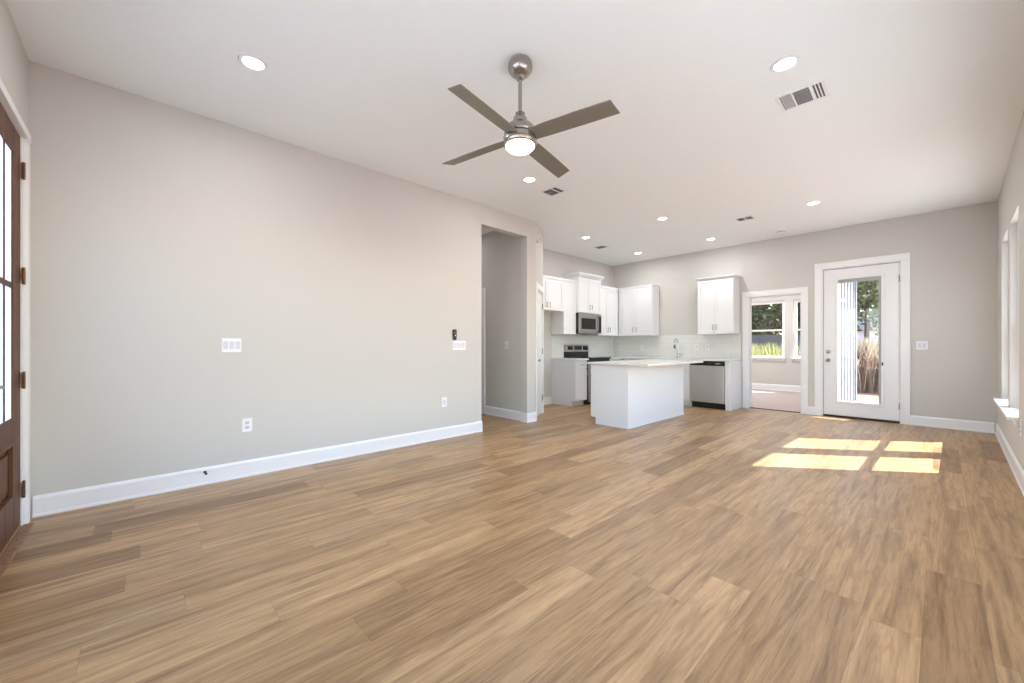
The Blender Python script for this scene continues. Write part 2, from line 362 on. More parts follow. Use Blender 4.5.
# ================================================================ DOORS
def casing(name, M, ang, x0, x1, ztop, label, wd=0.095, th=0.018, zt=None):
    """door casing around x0..x1 opening, two legs and a head"""
    zt = zt or wd; b = MB()
    b.box(x0-wd, x0, 0, th, 0, ztop); b.box(x1, x1+wd, 0, th, 0, ztop); b.box(x0-wd, x1+wd, 0, th+0.004, ztop, ztop+zt)
    return S(b.build(name, TRIM, loc=M.translation, rot=ang, bevel=0.002), label, 'door trim')
def hinge_mb(x, z, y=0.004, h=0.10):
    b = MB(); b.box(x-0.016, x+0.016, y-0.004, y, z-h/2, z+h/2); b.tube([(x, y+0.004, z-h/2-0.004), (x, y+0.004, z+h/2+0.004)], 0.0065, 10); return b

# --- entry door: local x = X, wall frame MF; hinge side at X=-3.93
e = S(empty('door_1', (0, F, 0), 0), 'dark stained wooden entry door with glass panes at the far left', 'door')
dx0, dx1, dz0, dz1 = -3.915, -2.985, 0.03, 2.455; dy0, dy1 = -0.05, -0.006
gl0, gl1 = -3.70, -3.20; gz0, gz1 = 0.715, 2.30
def door_slab_with_lites():
    b = MB(); st = 0.185
    b.box(dx0, dx0+st, dy0, dy1, dz0, dz1); b.box(dx1-st, dx1, dy0, dy1, dz0, dz1)
    b.box(dx0+st, dx1-st, dy0, dy1, 2.31, dz1); b.box(dx0+st, dx1-st, dy0, dy1, 0.575, 0.70); b.box(dx0+st, dx1-st, dy0, dy1, dz0, 0.24)
    b.box(dx0+st, dx1-st, dy0+0.012, dy1-0.024, 0.24, 0.575)
    # raised panel and bolection moulding
    b.box(dx0+st+0.06, dx1-st-0.06, dy0+0.012, dy1-0.012, 0.30, 0.515)
    for (xa, xb, za, zb) in ((dx0+st-0.004, dx1-st+0.004, 0.24, 0.575), (dx0+st-0.004, dx1-st+0.004, 0.70, 2.31)):
        t = 0.020; yf = dy1+0.0015; yb = dy1-0.02
        b.box(xa, xa+t, yb, yf, za, zb); b.box(xb-t, xb, yb, yf, za, zb); b.box(xa+t, xb-t, yb, yf, za, za+t); b.box(xa+t, xb-t, yb, yf, zb-t, zb)
    return b
slab = door_slab_with_lites().build('door_panel', DOORWOOD, e, bevel=0.003)
xa, xb = dx0+0.185+0.016, dx1-0.185-0.016; pw = (xb-xa-2*0.03)/3
b = MB()
for k in (1, 2): b.box(xa+k*pw+(k-1)*0.03, xa+k*pw+k*0.03, dy0+0.006, dy1-0.003, 0.72, 2.29)
b.box(xa, xb, dy0+0.006, dy1-0.002, 1.485, 1.518); b.build('muntin', DOORWOOD, e, bevel=0.002)
b = MB(); b.box(xa-0.004, xb+0.004, -0.016, -0.012, 0.715, 2.295); b.build('pane', FROST, e)
for z in (0.245, 0.93, 1.585, 2.245):
    hinge_mb(dx0-0.006, z, 0.004).build('hinge', BRONZE, e)
h = MB(); h.box(-3.07, -3.02, dy1, dy1+0.012, 0.86, 1.10); h.tube([(-3.045, dy1, 0.945), (-3.045, dy1+0.055, 0.945)], 0.010)
h.tube([(-3.045, dy1+0.055, 0.945), (-3.09, dy1+0.058, 0.945), (-3.165, dy1+0.050, 0.940)], [0.010, 0.009, 0.007]); h.build('door_handle', NICKEL, e, bevel=0.002)
# jamb
b = MB(); b.box(-3.965, -3.925, -0.15, 0.0, 0, 2.47); b.box(-2.975, -2.93, -0.15, 0.0, 0, 2.47); b.box(-3.925, -2.975, -0.15, 0.0, 2.459, 2.47)
b.box(-3.925, -3.91, -0.15, -0.055, 0, 2.44); b.build('door_jamb', TRIM, e)
b = MB(); b.box(-3.96, -2.935, -0.15, -0.005, 0.0, 0.024); b.prism([(-3.955, -0.005), (-2.94, -0.005), (-2.94, 0.045), (-3.955, 0.045)], 0, 0.014); b.build('threshold', SILLWOOD, e, bevel=0.004)
casing('trim_1', MF, AF_, -3.958, -2.937, 2.465, 'white casing around the dark entry door', wd=0.08, zt=0.05)
b = MB(); b.box(-4.13, -4.055, 0, 0.02, 0, 0.14)
# --- back patio door
e = S(empty('door_2', (0, D, 0), AB_), 'white full-glass patio door in the back wall', 'door')
x0, x1, zt = 0.412, 1.312, 2.392      # slab extents (local x = -X)
yb, yf = -0.075, -0.030
b = MB(); g0, g1, gz0, gz1 = 0.615, 1.128, 0.265, 2.215
b.box(x0, g0, yb, yf, 0.03, zt); b.box(g1, x1, yb, yf, 0.03, zt); b.box(g0, g1, yb, yf, 0.03, gz0); b.box(g0, g1, yb, yf, gz1, zt)
b.build('door_panel', TRIM, e, bevel=0.002)
b = MB(); t = 0.034
for (a, c, p, q) in ((g0-t, g0, gz0-t, gz1+t), (g1, g1+t, gz0-t, gz1+t), (g0, g1, gz0-t, gz0), (g0, g1, gz1, gz1+t)):
    b.box(a, c, yf, yf+0.014, p, q)
b.build('glass_frame', TRIM, e, bevel=0.004)
b = MB(); b.box(g0, g1, yb+0.012, yb+0.016, gz0, gz1); b.build('pane', GLASS, e)
b = MB(); b.box(g0, g1, yf-0.022, yf-0.006, gz1-0.055, gz1); b.box(g0+0.002, g0+0.03, yf-0.016, yf-0.008, gz0, gz1-0.055); b.build('blind_rail', BLIND, e)
b = MB(); b.box(g0-0.022, g0-0.006, yf+0.012, yf+0.024, 0.85, 0.90); b.build('blind_slider', DARK, e, bevel=0.002)
b = MB(); b.lathe([(0.030, 0), (0.030, 0.006), (0.014, 0.012), (0.012, 0.04), (0.024, 0.048), (0.027, 0.062), (0.018, 0.072), (0, 0.074)], (1.252, yf, 0.915), 'y', 24)
b.build('door_knob', NICKEL, e)
b = MB(); b.lathe([(0.030, 0), (0.030, 0.010), (0.022, 0.016), (0, 0.017)], (1.252, yf, 1.055), 'y', 24); b.box(1.247, 1.257, yf+0.014, yf+0.028, 1.04, 1.07); b.build('deadbolt', NICKEL, e)
b = MB(); b.box(0.38, 0.408, -0.137, 0.0, 0, 2.425); b.box(1.316, 1.345, -0.137, 0.0, 0, 2.425); b.box(0.408, 1.316, -0.137, 0, 2.397, 2.425); b.build('door_jamb', TRIM, e)
b = MB(); b.box(0.408, 0.412, yb, yf-0.002, 0.03, 2.397); b.box(1.312, 1.316, yb, yf-0.002, 0.03, 2.397); b.box(0.412, 1.312, yb, yf-0.002, 2.392, 2.397); b.build('weatherstrip', SEAL, e)
b = MB(); b.box(0.408, 1.316, -0.137, -0.006, 0.0, 0.028); b.build('threshold', SEAL, e, bevel=0.004)
for z in (0.25, 1.2, 2.15): hinge_mb(0.409, z, -0.024).build('hinge', NICKEL, e)
casing('trim_2', MBk, AB_, 0.395, 1.33, 2.41, 'white casing around the patio door', wd=0.095, zt=0.10)
# --- dining opening: casing, jamb lining, hinges, strip
casing('trim_3', MBk, AB_, 1.607, 2.415, 2.05, 'white casing around the opening to the carpeted room', wd=0.095)
b = MB(); b.box(1.607-0.002, 1.622, -0.139, 0.001, 0, 2.05); b.box(2.40, 2.417, -0.139, 0.001, 0, 2.05); b.box(1.622, 2.40, -0.139, 0.001, 2.035, 2.051)
jb = S(b.build('trim_4', TRIM, loc=(0, D, 0), rot=AB_), 'white jamb lining of the opening to the carpeted room', 'door trim')
for z in (0.25, 1.05, 1.80):
    hb = MB(); hb.box(1.622, 1.626, -0.125, -0.09, z-0.045, z+0.045); hb.build('hinge', NICKEL, jb)
b = MB(); b.box(1.622, 2.40, -0.10, -0.055, 0, 0.010); S(b.build('trim_5', SEAL, loc=(0, D, 0), rot=AB_), 'dark floor strip where the planks meet the carpet', 'threshold')
# --- pantry door on the angled wall; local x runs from 0 (near) to -plen (far); hinges far
e = S(empty('door_3', (P1.x, P1.y, 0), AP_), 'white narrow panelled pantry door seen nearly edge-on', 'door')
xa, xb = -plen+0.062, -0.147
b = MB(); b.box(xa, xb, -0.050, -0.016, 0.012, 2.03)
b.build('door_panel', TRIM, e, bevel=0.002)
b = MB()
for (za, zb) in ((0.20, 0.85), (1.05, 1.88)):
    t = 0.02; u0, u1 = xa+0.10, xb-0.10
    b.box(u0, u0+t, -0.016, -0.010, za, zb); b.box(u1-t, u1, -0.016, -0.010, za, zb); b.box(u0, u1, -0.016, -0.010, za, za+t); b.box(u0, u1, -0.016, -0.010, zb-t, zb)
b.build('panel_moulding', TRIM, e, bevel=0.002)
b = MB(); b.box(-plen+0.045, xa-0.003, -0.10, -0.002, 0, 2.06); b.box(xb+0.003, -0.13, -0.10, -0.002, 0, 2.06); b.box(xa-0.003, xb+0.003, -0.10, -0.002, 2.034, 2.06); b.build('door_jamb', TRIM, e)
for z in (0.27, 1.06, 1.82): hinge_mb(xa-0.002, z, 0.002, 0.09).build('hinge', NICKEL, e)
b = MB(); b.lathe([(0.028, 0), (0.026, 0.008), (0.011, 0.012), (0.011, 0.04), (0.024, 0.048), (0.025, 0.06), (0, 0.066)], (xb-0.06, -0.016, 0.92), 'y', 20); b.build('door_knob', NICKEL, e)
b = MB(); b.box(-plen, -plen+0.05, 0, 0.016, 0, 2.14); b.box(-0.135, -0.045, 0, 0.016, 0, 2.14); b.box(-plen+0.05, -0.135, 0, 0.016, 2.055, 2.14)
S(b.build('trim_6', TRIM, loc=(P1.x, P1.y, 0), rot=AP_, bevel=0.002), 'white casing around the angled pantry door', 'door trim')
# --- hallway door in the shaded wall
casing('trim_7', MH, AH_, 5.33, 6.15, 2.05, 'white casing at the far edge of the hallway opening', wd=0.085)
e = S(empty('door_4', (0, 4.275, 0), AH_), 'white door in the shaded hallway wall', 'door')
b = MB(); b.box(5.345, 6.135, -0.06, -0.025, 0.01, 2.04)
b.build('door_panel', TRIM, e, bevel=0.002)
b = MB()
for (za, zb) in ((0.2, 0.9), (1.1, 1.88)):
    b.box(5.47, 6.01, -0.025, -0.018, za, za+0.02); b.box(5.47, 6.01, -0.025, -0.018, zb-0.02, zb); b.box(5.47, 5.49, -0.025, -0.018, za+0.02, zb-0.02); b.box(5.99, 6.01, -0.025, -0.018, za+0.02, zb-0.02)
b.build('panel_moulding', TRIM, e)

# ================================================================ WINDOWS
def window(name, M, ang, x0, x1, z0, z1, depth, label, stool=True, rail=None, apron=False, side_casing=0, glass_y=None):
    e = S(empty(name, M.translation, ang), label, 'window'); gy = glass_y if glass_y is not None else -depth+0.05
    rail = rail or (z0+z1)/2; f = 0.028; s = 0.042
    b = MB()   # drywall-return lining / frame
    b.box(x0, x0+f, -depth, gy+0.035, z0, z1); b.box(x1-f, x1, -depth, gy+0.035, z0, z1); b.box(x0+f, x1-f, -depth, gy+0.035, z1-f, z1); b.box(x0+f, x1-f, -depth, gy+0.035, z0, z0+f)
    b.build('window_frame', TRIM, e, bevel=0.002)
    for nm, za, zb, y in (('upper_sash', rail-s/2, z1-f, gy-0.028), ('lower_sash', z0+f, rail+s/2, gy)):
        q = MB(); xa, xb = x0+f, x1-f
        q.box(xa, xa+s, y, y+0.026, za, zb); q.box(xb-s, xb, y, y+0.026, za, zb); q.box(xa+s, xb-s, y, y+0.026, za, za+s); q.box(xa+s, xb-s, y, y+0.026, zb-s, zb)
        so = q.build(nm, TRIM, e, bevel=0.002)
        g = MB(); g.box(xa+s, xb-s, y+0.011, y+0.014, za+s, zb-s); g.build('pane', GLASS, so)
    if stool:
        b = MB(); b.box(x0-0.03, x1+0.03, 0.001, 0.065, z0-0.004, z0+0.024); b.box(x0+0.001, x1-0.001, gy+0.035, 0.001, z0-0.004, z0+0.024); b.build('window_sill', TRIM, e, bevel=0.004)
        b = MB(); b.box(x0-0.01, x1+0.01, 0.001, 0.014, z0-0.06, z0-0.004); b.build('window_apron', TRIM, e, bevel=0.002)
    if side_casing:
        c = side_casing; b = MB(); b.box(x0-c, x0, 0.001, 0.016, z0+0.024, z1); b.box(x1, x1+c, 0.001, 0.016, z0+0.024, z1); b.box(x0-c, x1+c, 0.001, 0.018, z1, z1+c); b.build('window_casing', TRIM, e, bevel=0.002)
    return e
window('window_1', MR, AR_, xr(WR[0][0]), xr(WR[0][1]), *WIN_Z, 0.15, 'nearer tall window on the right wall with a white sill', rail=1.31, glass_y=-0.085)
window('window_2', MR, AR_, xr(WR[1][0]), xr(WR[1][1]), *WIN_Z, 0.15, 'farther tall window on the right wall with a white sill', rail=1.31, glass_y=-0.085)
for i, (a, c) in enumerate(FW):
    window('window_%d' % (3+i), MF, AF_, a, c, 0.35, 2.45, 0.15, ['front wall window nearest the entry door', 'middle front wall window', 'front wall window nearest the right corner'][i], glass_y=-0.085)

for i, (a, c) in enumerate(SW):
    window('window_%d' % (8+i), MR, AR_, xr(a), xr(c), 0.35, 2.45, 0.15, ['wide right wall window nearest the front wall', 'middle wide right wall window', 'wide right wall window nearest the tall pair'][i], glass_y=-0.085, stool=False)
# ================================================================ CARPETED ROOM BEHIND
DX0, DX1, DY0, DY1 = -5.0, -1.49, D+0.137, 12.0
b = MB(); b.box(DX0-0.15, DX1+0.13, DY0-0.04, DY1+0.15, -0.12, 0.006)
S(b.build('floor_dining', CARPET), 'pale rose beige carpet in the room beyond the opening', 'carpet')
b = MB(); b.box(DX0-0.15, DX1+0.45, DY0-0.001, DY1+0.5, 2.75, 3.2); S(b.build('ceiling_dining', CEIL), 'white ceiling of the carpeted room', 'ceiling')
DW = [(2.70, 3.62), (1.74, 2.52)]
S(wall('wall_dining_far', MD, AD_, -DX1-0.13, -DX0+0.15, 0, 2.75, [(a, c, 0.83, 2.32) for a, c in DW], thick=0.15), 'greige far wall of the carpeted room with two windows', 'wall')
for i, (a, c) in enumerate(DW):
    window('window_%d' % (6+i), MD, AD_, a, c, 0.83, 2.32, 0.15, ['window over the shed and fence seen through the cased opening', 'narrow sliver of window right of the fence-view window'][i], rail=1.56, glass_y=-0.09)
baseboard('baseboard_dining', MD, AD_, -DX1, -DX0, 'white baseboard on the far wall of the carpeted room', h=0.16)
# right wall of that room: interior drywall, exterior board and batten
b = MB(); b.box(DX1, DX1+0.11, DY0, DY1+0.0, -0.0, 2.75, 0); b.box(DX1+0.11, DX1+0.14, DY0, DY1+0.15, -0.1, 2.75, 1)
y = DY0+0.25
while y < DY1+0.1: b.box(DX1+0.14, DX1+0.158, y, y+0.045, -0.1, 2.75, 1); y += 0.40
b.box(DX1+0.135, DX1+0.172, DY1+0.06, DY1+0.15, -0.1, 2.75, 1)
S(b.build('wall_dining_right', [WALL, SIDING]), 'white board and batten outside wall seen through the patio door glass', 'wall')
b = MB(); b.box(DX0-0.15, DX0, DY0, DY1, 0, 2.75); S(b.build('wall_dining_left', WALL), 'greige left wall of the carpeted room', 'wall')

# ================================================================ EXTERIOR
b = MB(); b.box(-60, 60, -40, 80, -0.35, -0.15); S(b.build('ground', GROUND), 'reddish bare dirt yard outside the patio door', 'ground')
b = MB(); b.box(DX1+0.14, 1.5, DY0, 9.6, -0.15, -0.03); S(b.build('patio', CONCRETE), 'concrete patio slab outside the back door', 'patio')
b = MB(); b.box(-8, 4, -16, -0.75, -0.15, -0.10); S(b.build('driveway', PALECON), 'pale concrete driveway outside the front wall', 'driveway')  # unseen slab, added to bounce daylight up to the ceiling
b = MB(); b.box(0.75, 5.0, -0.75, 8.2, -0.15, -0.10); S(b.build('side_path', PALECON), 'pale concrete side path outside the right wall windows', 'path')  # added pale slab, throws sunlight up through the right wall windows
b = MB(); b.box(0.66, 3.4, -1.0, 5.3, 2.78, 3.0); S(b.build('side_porch_roof', TRIM), 'white side porch roof outside the right wall', 'roof')  # unseen roof, added to stop sun patches from the wide windows
b = MB(); b.box(0.66, 3.4, 5.15, 5.27, -0.1, 2.78); S(b.build('wall_side_porch', SIDING), 'white end wall of the side porch', 'wall')  # unseen wall, added to block sun coming in past the roof end
b = MB(); b.box(DX1+0.45, 1.5, DY0, 9.66, 2.75, 3.0); S(b.build('porch_roof', TRIM), 'white porch roof above the patio door', 'roof')

rng = np.random.default_rng(7)
def leaves_mesh(name, centers, size, m, parent=None, upright=False, hsize=None):
    n = len(centers); c = np.asarray(centers, dtype=np.float64)
    if upright:      # blades: narrow triangles standing on the ground
        a = rng.uniform(0, 2*PI, n); wv = np.stack([np.cos(a), np.sin(a), np.zeros(n)], 1)*(size*rng.uniform(.6, 1.3, n))[:, None]
        hh = hsize*rng.uniform(.5, 1.1, n); lean = rng.normal(0, .16, (n, 2))*hh[:, None]
        top = c+np.stack([lean[:, 0], lean[:, 1], hh], 1); mid = c+np.stack([lean[:, 0]*.3, lean[:, 1]*.3, hh*.55], 1)
        v = np.stack([c-wv*.5, c+wv*.5, mid+wv, top, mid-wv], 1).reshape(-1, 3); k = 5
    else:
        u = rng.normal(size=(n, 3)); u /= np.linalg.norm(u, axis=1)[:, None]; r = rng.normal(size=(n, 3)); q = np.cross(u, r); q /= np.linalg.norm(q, axis=1)[:, None]
        s = (size*rng.uniform(.6, 1.4, n))[:, None]; v = np.stack([c-u*s, c+q*s*.55, c+u*s, c-q*s*.55], 1).reshape(-1, 3); k = 4
    me = bpy.data.meshes.new(name); me.vertices.add(len(v)); me.vertices.foreach_set('co', v.ravel())
    me.loops.add(n*k); me.loops.foreach_set('vertex_index', np.arange(n*k, dtype=np.int32)); me.polygons.add(n)
    me.polygons.foreach_set('loop_start', np.arange(0, n*k, k, dtype=np.int32)); me.polygons.foreach_set('loop_total', np.full(n, k, dtype=np.int32))
    me.update(calc_edges=True); me.materials.append(m); o = bpy.data.objects.new(name, me); COL.objects.link(o)
    if parent: o.parent = parent
    return o
def tree(x, y, h, r, zc, n, m, label, leaf=0.11, lean=0.0, nblob=26, flat=0.75, trunk_r=0.16):
    e = tag(empty('tree', (x, y, -0.15)), label, 'tree', 'trees beyond the yard')
    b = MB(); rnd = random.Random(int(x*31+y*7)); b.tube([(0, 0, -.05), (lean*.3, 0, h*.25), (lean*.6, .05, h*.5), (lean, 0, h*.8)], [trunk_r*1.2, trunk_r, trunk_r*.8, trunk_r*.3], 10)
    ends = []
    for k in range(9):
        a = rnd.uniform(0, 2*PI); z0 = h*rnd.uniform(.3, .6); L_ = r*rnd.uniform(.6, .95)
        pe = (lean+math.cos(a)*L_, math.sin(a)*L_, z0+rnd.uniform(.1, .45)*h); ends.append(pe)
        b.tube([(lean*.6, 0.03, z0), (lean*.6+math.cos(a)*L_*.5, math.sin(a)*L_*.5, z0+(pe[2]-z0)*.6), pe], [trunk_r*.45, trunk_r*.28, .02], 7)
    b.build('trunk', BARK, e)
    cs = []
    for k in range(nblob):
        if k < len(ends): c = np.array(ends[k])
        else:
            d = rng.normal(size=3); d /= np.linalg.norm(d); c = np.array([lean, 0, zc])+d*np.array([r, r, r*flat])*rng.uniform(.45, 1)**.5
        cs.append(c+rng.normal(size=(n//nblob, 3))*r*.17)
    c = np.concatenate(cs); c = c[c[:, 2] > 0.4]
    leaves_mesh('foliage', c, leaf, m, e); return e
# seen through the patio door (bearing X/Y about -0.11..-0.07)
tree(-2.25, 23.5, 7.2, 3.2, 5.0, 9000, LEAFD, 'leafy tree with a slim trunk centred in the patio door glass', lean=0.1, trunk_r=0.09, nblob=40)
tree(-0.7, 28.0, 6.5, 3.0, 4.4, 7500, LEAFL, 'lighter green tree at the right of the patio door view', trunk_r=0.10, nblob=36)
tree(-3.6, 31.0, 7.5, 3.2, 5.2, 5500, LEAFD, 'tree behind the board and batten wall corner', leaf=.14)
# seen through the far room window
tree(-6.9, 24.9, 6.8, 3.2, 4.3, 6000, LEAFD, 'dark green tree left in the carpeted room window', leaf=.13)
tree(-8.6, 28.5, 7.4, 3.6, 3.6, 6500, LEAFL, 'pale sparse tree above the grey fence', leaf=.13)
tree(-5.0, 30.0, 7.2, 3.4, 3.8, 6500, LEAFL, 'pale green tree right in the carpeted room window', leaf=.14)
tree(-11.5, 26.0, 7.5, 3.4, 5.0, 4500, LEAFD, 'dark tree farthest left beyond the fence', leaf=.14)
# weeds
def scatter(n, x0, x1, y0, y1, z=-0.15):
    return np.stack([rng.uniform(x0, x1, n), rng.uniform(y0, y1, n), np.full(n, z)], 1)
c = scatter(24000, -2.85, 0.6, 14.6, 21.5); c = c[rng.uniform(size=len(c)) < np.clip((c[:, 1]-14.2)/1.2, .1, 1)]
tag(leaves_mesh('dry_weeds', c, 0.011, DRYG, upright=True, hsize=1.5), 'tall dry tan weeds outside the patio door', 'weeds', kind='stuff')
c = scatter(14000, -2.85, 0.6, 15.2, 20.5); c[:, 2] += rng.uniform(0, 1.25, len(c))**1.0
tag(leaves_mesh('dry_brush', c, 0.045, DRYG), 'dead brown leaves and seed heads among the tan weeds outside the patio door', 'weeds', kind='stuff')
c = scatter(9000, -9.5, -3.35, 14.5, 19.5)
tag(leaves_mesh('tall_grass', c, 0.014, YELG, upright=True, hsize=1.35), 'yellow green grass below the carpeted room window', 'grass', kind='stuff')
# fence
e = tag(empty('privacy_fence', (0, 22.5, -0.15)), 'weathered blue grey board fence crossing behind the grass', 'fence')
b = MB()
x = -14.0
k = 0
while x < -2.9: b.box(x, x+0.15, 0.012*(k % 2), 0.012*(k % 2)+0.012, 0.03, 1.85+0.012*math.sin(x*9)); x += 0.14; k += 1
b.build('boards', FENCEM, e)
b = MB()
for z in (0.35, 1.5): b.box(-14, -2.9, 0.021, 0.06, z, z+0.09)
b.build('rail', FENCEM, e)
for k in range(6): MB().box(-13.8+k*2.15, -13.7+k*2.15, 0.06, 0.16, -.05, 1.8).build('post', FENCEM, e)
# neighbour house
e = tag(empty('neighbor_house', (-3.8, 44, -0.15)), 'pale blue grey house with a dark roof far behind the trees', 'house')
MB().box(-5, 5.5, 0, 7, 0, 2.6).build('wall', HOUSEM, e)
b = MB(); b.add([(-5.5, -.5, 2.6), (6, -.5, 2.6), (6, 7.5, 2.6), (-5.5, 7.5, 2.6), (-4, 3.5, 4.4), (4.5, 3.5, 4.4)], [(0, 1, 5, 4), (1, 2, 5), (2, 3, 4, 5), (3, 0, 4), (0, 3, 2, 1)]); b.build('roof', ROOFM, e)
for xx in (-3, 0.4, 3.4):
    q = MB().box(xx, xx+1, -0.05, 0.02, 1.0, 2.1).build('window', TRIM, e); MB().box(xx+.08, xx+.92, -.07, -.05, 1.08, 2.02).build('pane', BLACKGLASS, q)

# ================================================================ KITCHEN CABINETS (local x along, y out from wall)
def shaker(x0, x1, y, z0, z1, sw=0.055, t=0.019):
    b = MB(); b.box(x0, x0+sw, y, y+t, z0, z1); b.box(x1-sw, x1, y, y+t, z0, z1); b.box(x0+sw, x1-sw, y, y+t, z0, z0+sw); b.box(x0+sw, x1-sw, y, y+t, z1-sw, z1)
    b.box(x0+sw, x1-sw, y, y+t-0.009, z0+sw, z1-sw); return b
def pull(x, y, z, vertical=True, L_=0.10):
    b = MB()
    if vertical:
        b.tube([(x, y+0.028, z-L_/2), (x, y+0.028, z+L_/2)], 0.0055, 10); ends = [(x, z-L_*.36), (x, z+L_*.36)]
    else:
        b.tube([(x-L_/2, y+0.028, z), (x+L_/2, y+0.028, z)], 0.0055, 10); ends = [(x-L_*.36, z), (x+L_*.36, z)]
    for (px, pz) in ends: b.tube([(px, y, pz), (px, y+0.028, pz)], 0.004, 8)
    return b
def add_door(e, x0, x1, y, z0, z1, hx=None, hz=None):
    d = shaker(x0, x1, y, z0, z1).build('door', CAB, e, bevel=0.0015)
    if hx is not None: pull(hx, y+0.019, hz).build('handle', NICKEL, d)
    return d
def crown(e, x0, x1, yd, z, h=0.055, out=0.04, left=True, right=True):
    """flared crown along front and exposed ends"""
    b = MB(); a0 = x0-(out if left else 0); a1 = x1+(out if right else 0)
    lo = [(x0, 0.0), (x1, 0.0), (x1, yd), (x0, yd)]; hi = [(a0, 0.0), (a1, 0.0), (a1, yd+out), (a0, yd+out)]
    lv = [(*p, z) for p in lo]+[(*p, z+h*.75) for p in hi]+[(*p, z+h) for p in hi]
    fs = [(3, 2, 1, 0), (8, 9, 10, 11)]+[(i, (i+1) % 4, (i+1) % 4+4, i+4) for i in range(4)]+[(i+4, (i+1) % 4+4, (i+1) % 4+8, i+8) for i in range(4)]
    b.add(lv, fs); return b.build('crown', CAB, e)
G = 0.003
def upper(M, ang, x0, x1, z0, z1, depth, doors, label, crown_h=0.05, cl=True, cr=True, out=0.035, hz=None, group='white wall cabinets', face=None):
    """doors: list of (x0,x1,handle_x)"""
    e = tag(empty('wall_cabinet', at(M, (x0+x1)/2, 0, z0), ang), label, 'cabinet', group); o = -(x0+x1)/2
    MB().box(x0+o, x1+o, G, depth-0.02, 0, z1-z0).build('body', CAB, e, bevel=0.001)
    for (a, c, hx) in doors:
        add_door(e, a+o+0.002, c+o-0.002, depth-0.02, 0.004, z1-z0-0.006, None if hx is None else hx+o, None if hx is None else (hz or 0.10))
    if crown_h: crown(e, x0+o, x1+o, depth, z1-z0, crown_h, out, cl, cr)
    return e
# left run (frame MK: local x = -Y).  fridge cabinet Y 5.07..5.985, narrow 5.985..6.365, microwave 6.365..7.125, corner 7.125..
UB = 1.375; UT = 2.40
upper(MK, AK_, -5.983, -5.07, 1.815, UT, 0.33, [(-5.983, -5.527, -5.57), (-5.527, -5.07, -5.484)], 'short white wall cabinet above the empty refrigerator alcove', hz=0.10, cl=False, cr=False, out=0.012)
e = tag(empty('wall_cabinet', at(MK, -6.174, 0, UB), AK_), 'tall narrow white wall cabinet left of the microwave', 'cabinet', 'white wall cabinets')
MB().box(-0.189, 0.189, G, 0.31, 0, UT-UB).build('body', CAB, e, bevel=0.001); add_door(e, -0.187, 0.187, 0.31, 0.004, UT-UB-0.006); crown(e, -0.189, 0.189, 0.33, UT-UB, 0.05, 0.012, False, False)
upper(MK, AK_, -7.123, -6.367, 1.815, 2.53, 0.40, [(-7.123, -6.745, -6.785), (-6.745, -6.367, -6.705)], 'tallest white wall cabinet with flared crown above the microwave', crown_h=0.08, out=0.05, hz=0.12)
e = upper(MK, AK_, -D+0.005, -7.127, UB, UT, 0.33, [(-7.50, -7.13, -7.46), (-7.87, -7.50, -7.54)], 'white corner wall cabinet right of the microwave', cl=False, cr=False, out=0.012, hz=0.13)
upper(MBk, AB_, 4.14, 4.948, UB, UT, 0.33, [(4.53, 4.875, 4.57), (4.15, 4.53, 4.49)], 'white wall cabinet on the sink wall next to the corner', cl=True, cr=False, out=0.012, hz=0.13)
upper(MBk, AB_, 2.56, 3.205, UB, UT, 0.33, [(2.882, 3.200, 2.912), (2.565, 2.882, 2.852)], 'white two-door wall cabinet above the dishwasher', crown_h=0.05, out=0.035, hz=0.13)

# base cabinets
def base(M, ang, x0, x1, label, doors, drawers, depth=0.60, h=0.875, toe=True, group='white base cabinets', bodyx=None):
    e = tag(empty('base_cabinet', at(M, (x0+x1)/2, 0, 0), ang), label, 'cabinet', group); o = -(x0+x1)/2
    b = MB(); b.box(x0+o, x1+o, G, depth-0.02, 0.10, h); b.box(x0+o, x1+o, G, depth-0.085, 0.0, 0.10); b.build('body', CAB, e, bevel=0.001)
    for (a, c, za, zb, hx) in doors: add_door(e, a+o+0.002, c+o-0.002, depth-0.02, za, zb, None if hx is None else hx+o, zb-0.09)
    for (a, c, za, zb) in drawers:
        d = shaker(a+o+0.002, c+o-0.002, depth-0.02, za, zb, 0.035).build('drawer', CAB, e, bevel=0.0015); pull((a+c)/2+o, depth-0.001, (za+zb)/2, False).build('handle', NICKEL, d)
    return e
base(MK, AK_, -6.363, -6.0, 'narrow white base cabinet with one drawer left of the range', [(-6.363, -6.0, 0.105, 0.70, -6.335)], [(-6.363, -6.0, 0.715, 0.868)])
base(MK, AK_, -D+0.004, -7.130, 'white corner base cabinet between the range and sink wall', [(-7.60, -7.14, 0.105, 0.70, -7.18)], [(-7.60, -7.14, 0.715, 0.868)])
base(MBk, AB_, 3.228, 4.672, 'white sink base cabinet left of the dishwasher', [(3.60, 4.13, 0.105, 0.70, 3.64), (3.235, 3.60, 0.105, 0.70, 3.56), (4.13, 4.66, 0.105, 0.70, None)], [(3.235, 3.60, 0.715, 0.868), (3.60, 4.66, 0.715, 0.868)])
e = tag(empty('end_panel', (-2.5675, D, 0), AB_), 'white cabinet end panel right of the dishwasher', 'cabinet panel')
b = MB(); b.box(-0.0425, 0.0425, G, 0.585, 0.0, 0.875); b.box(-0.0425, 0.0425, 0.585, 0.605, 0.10, 0.875); b.build('side_panel', CAB, e, bevel=0.0015)

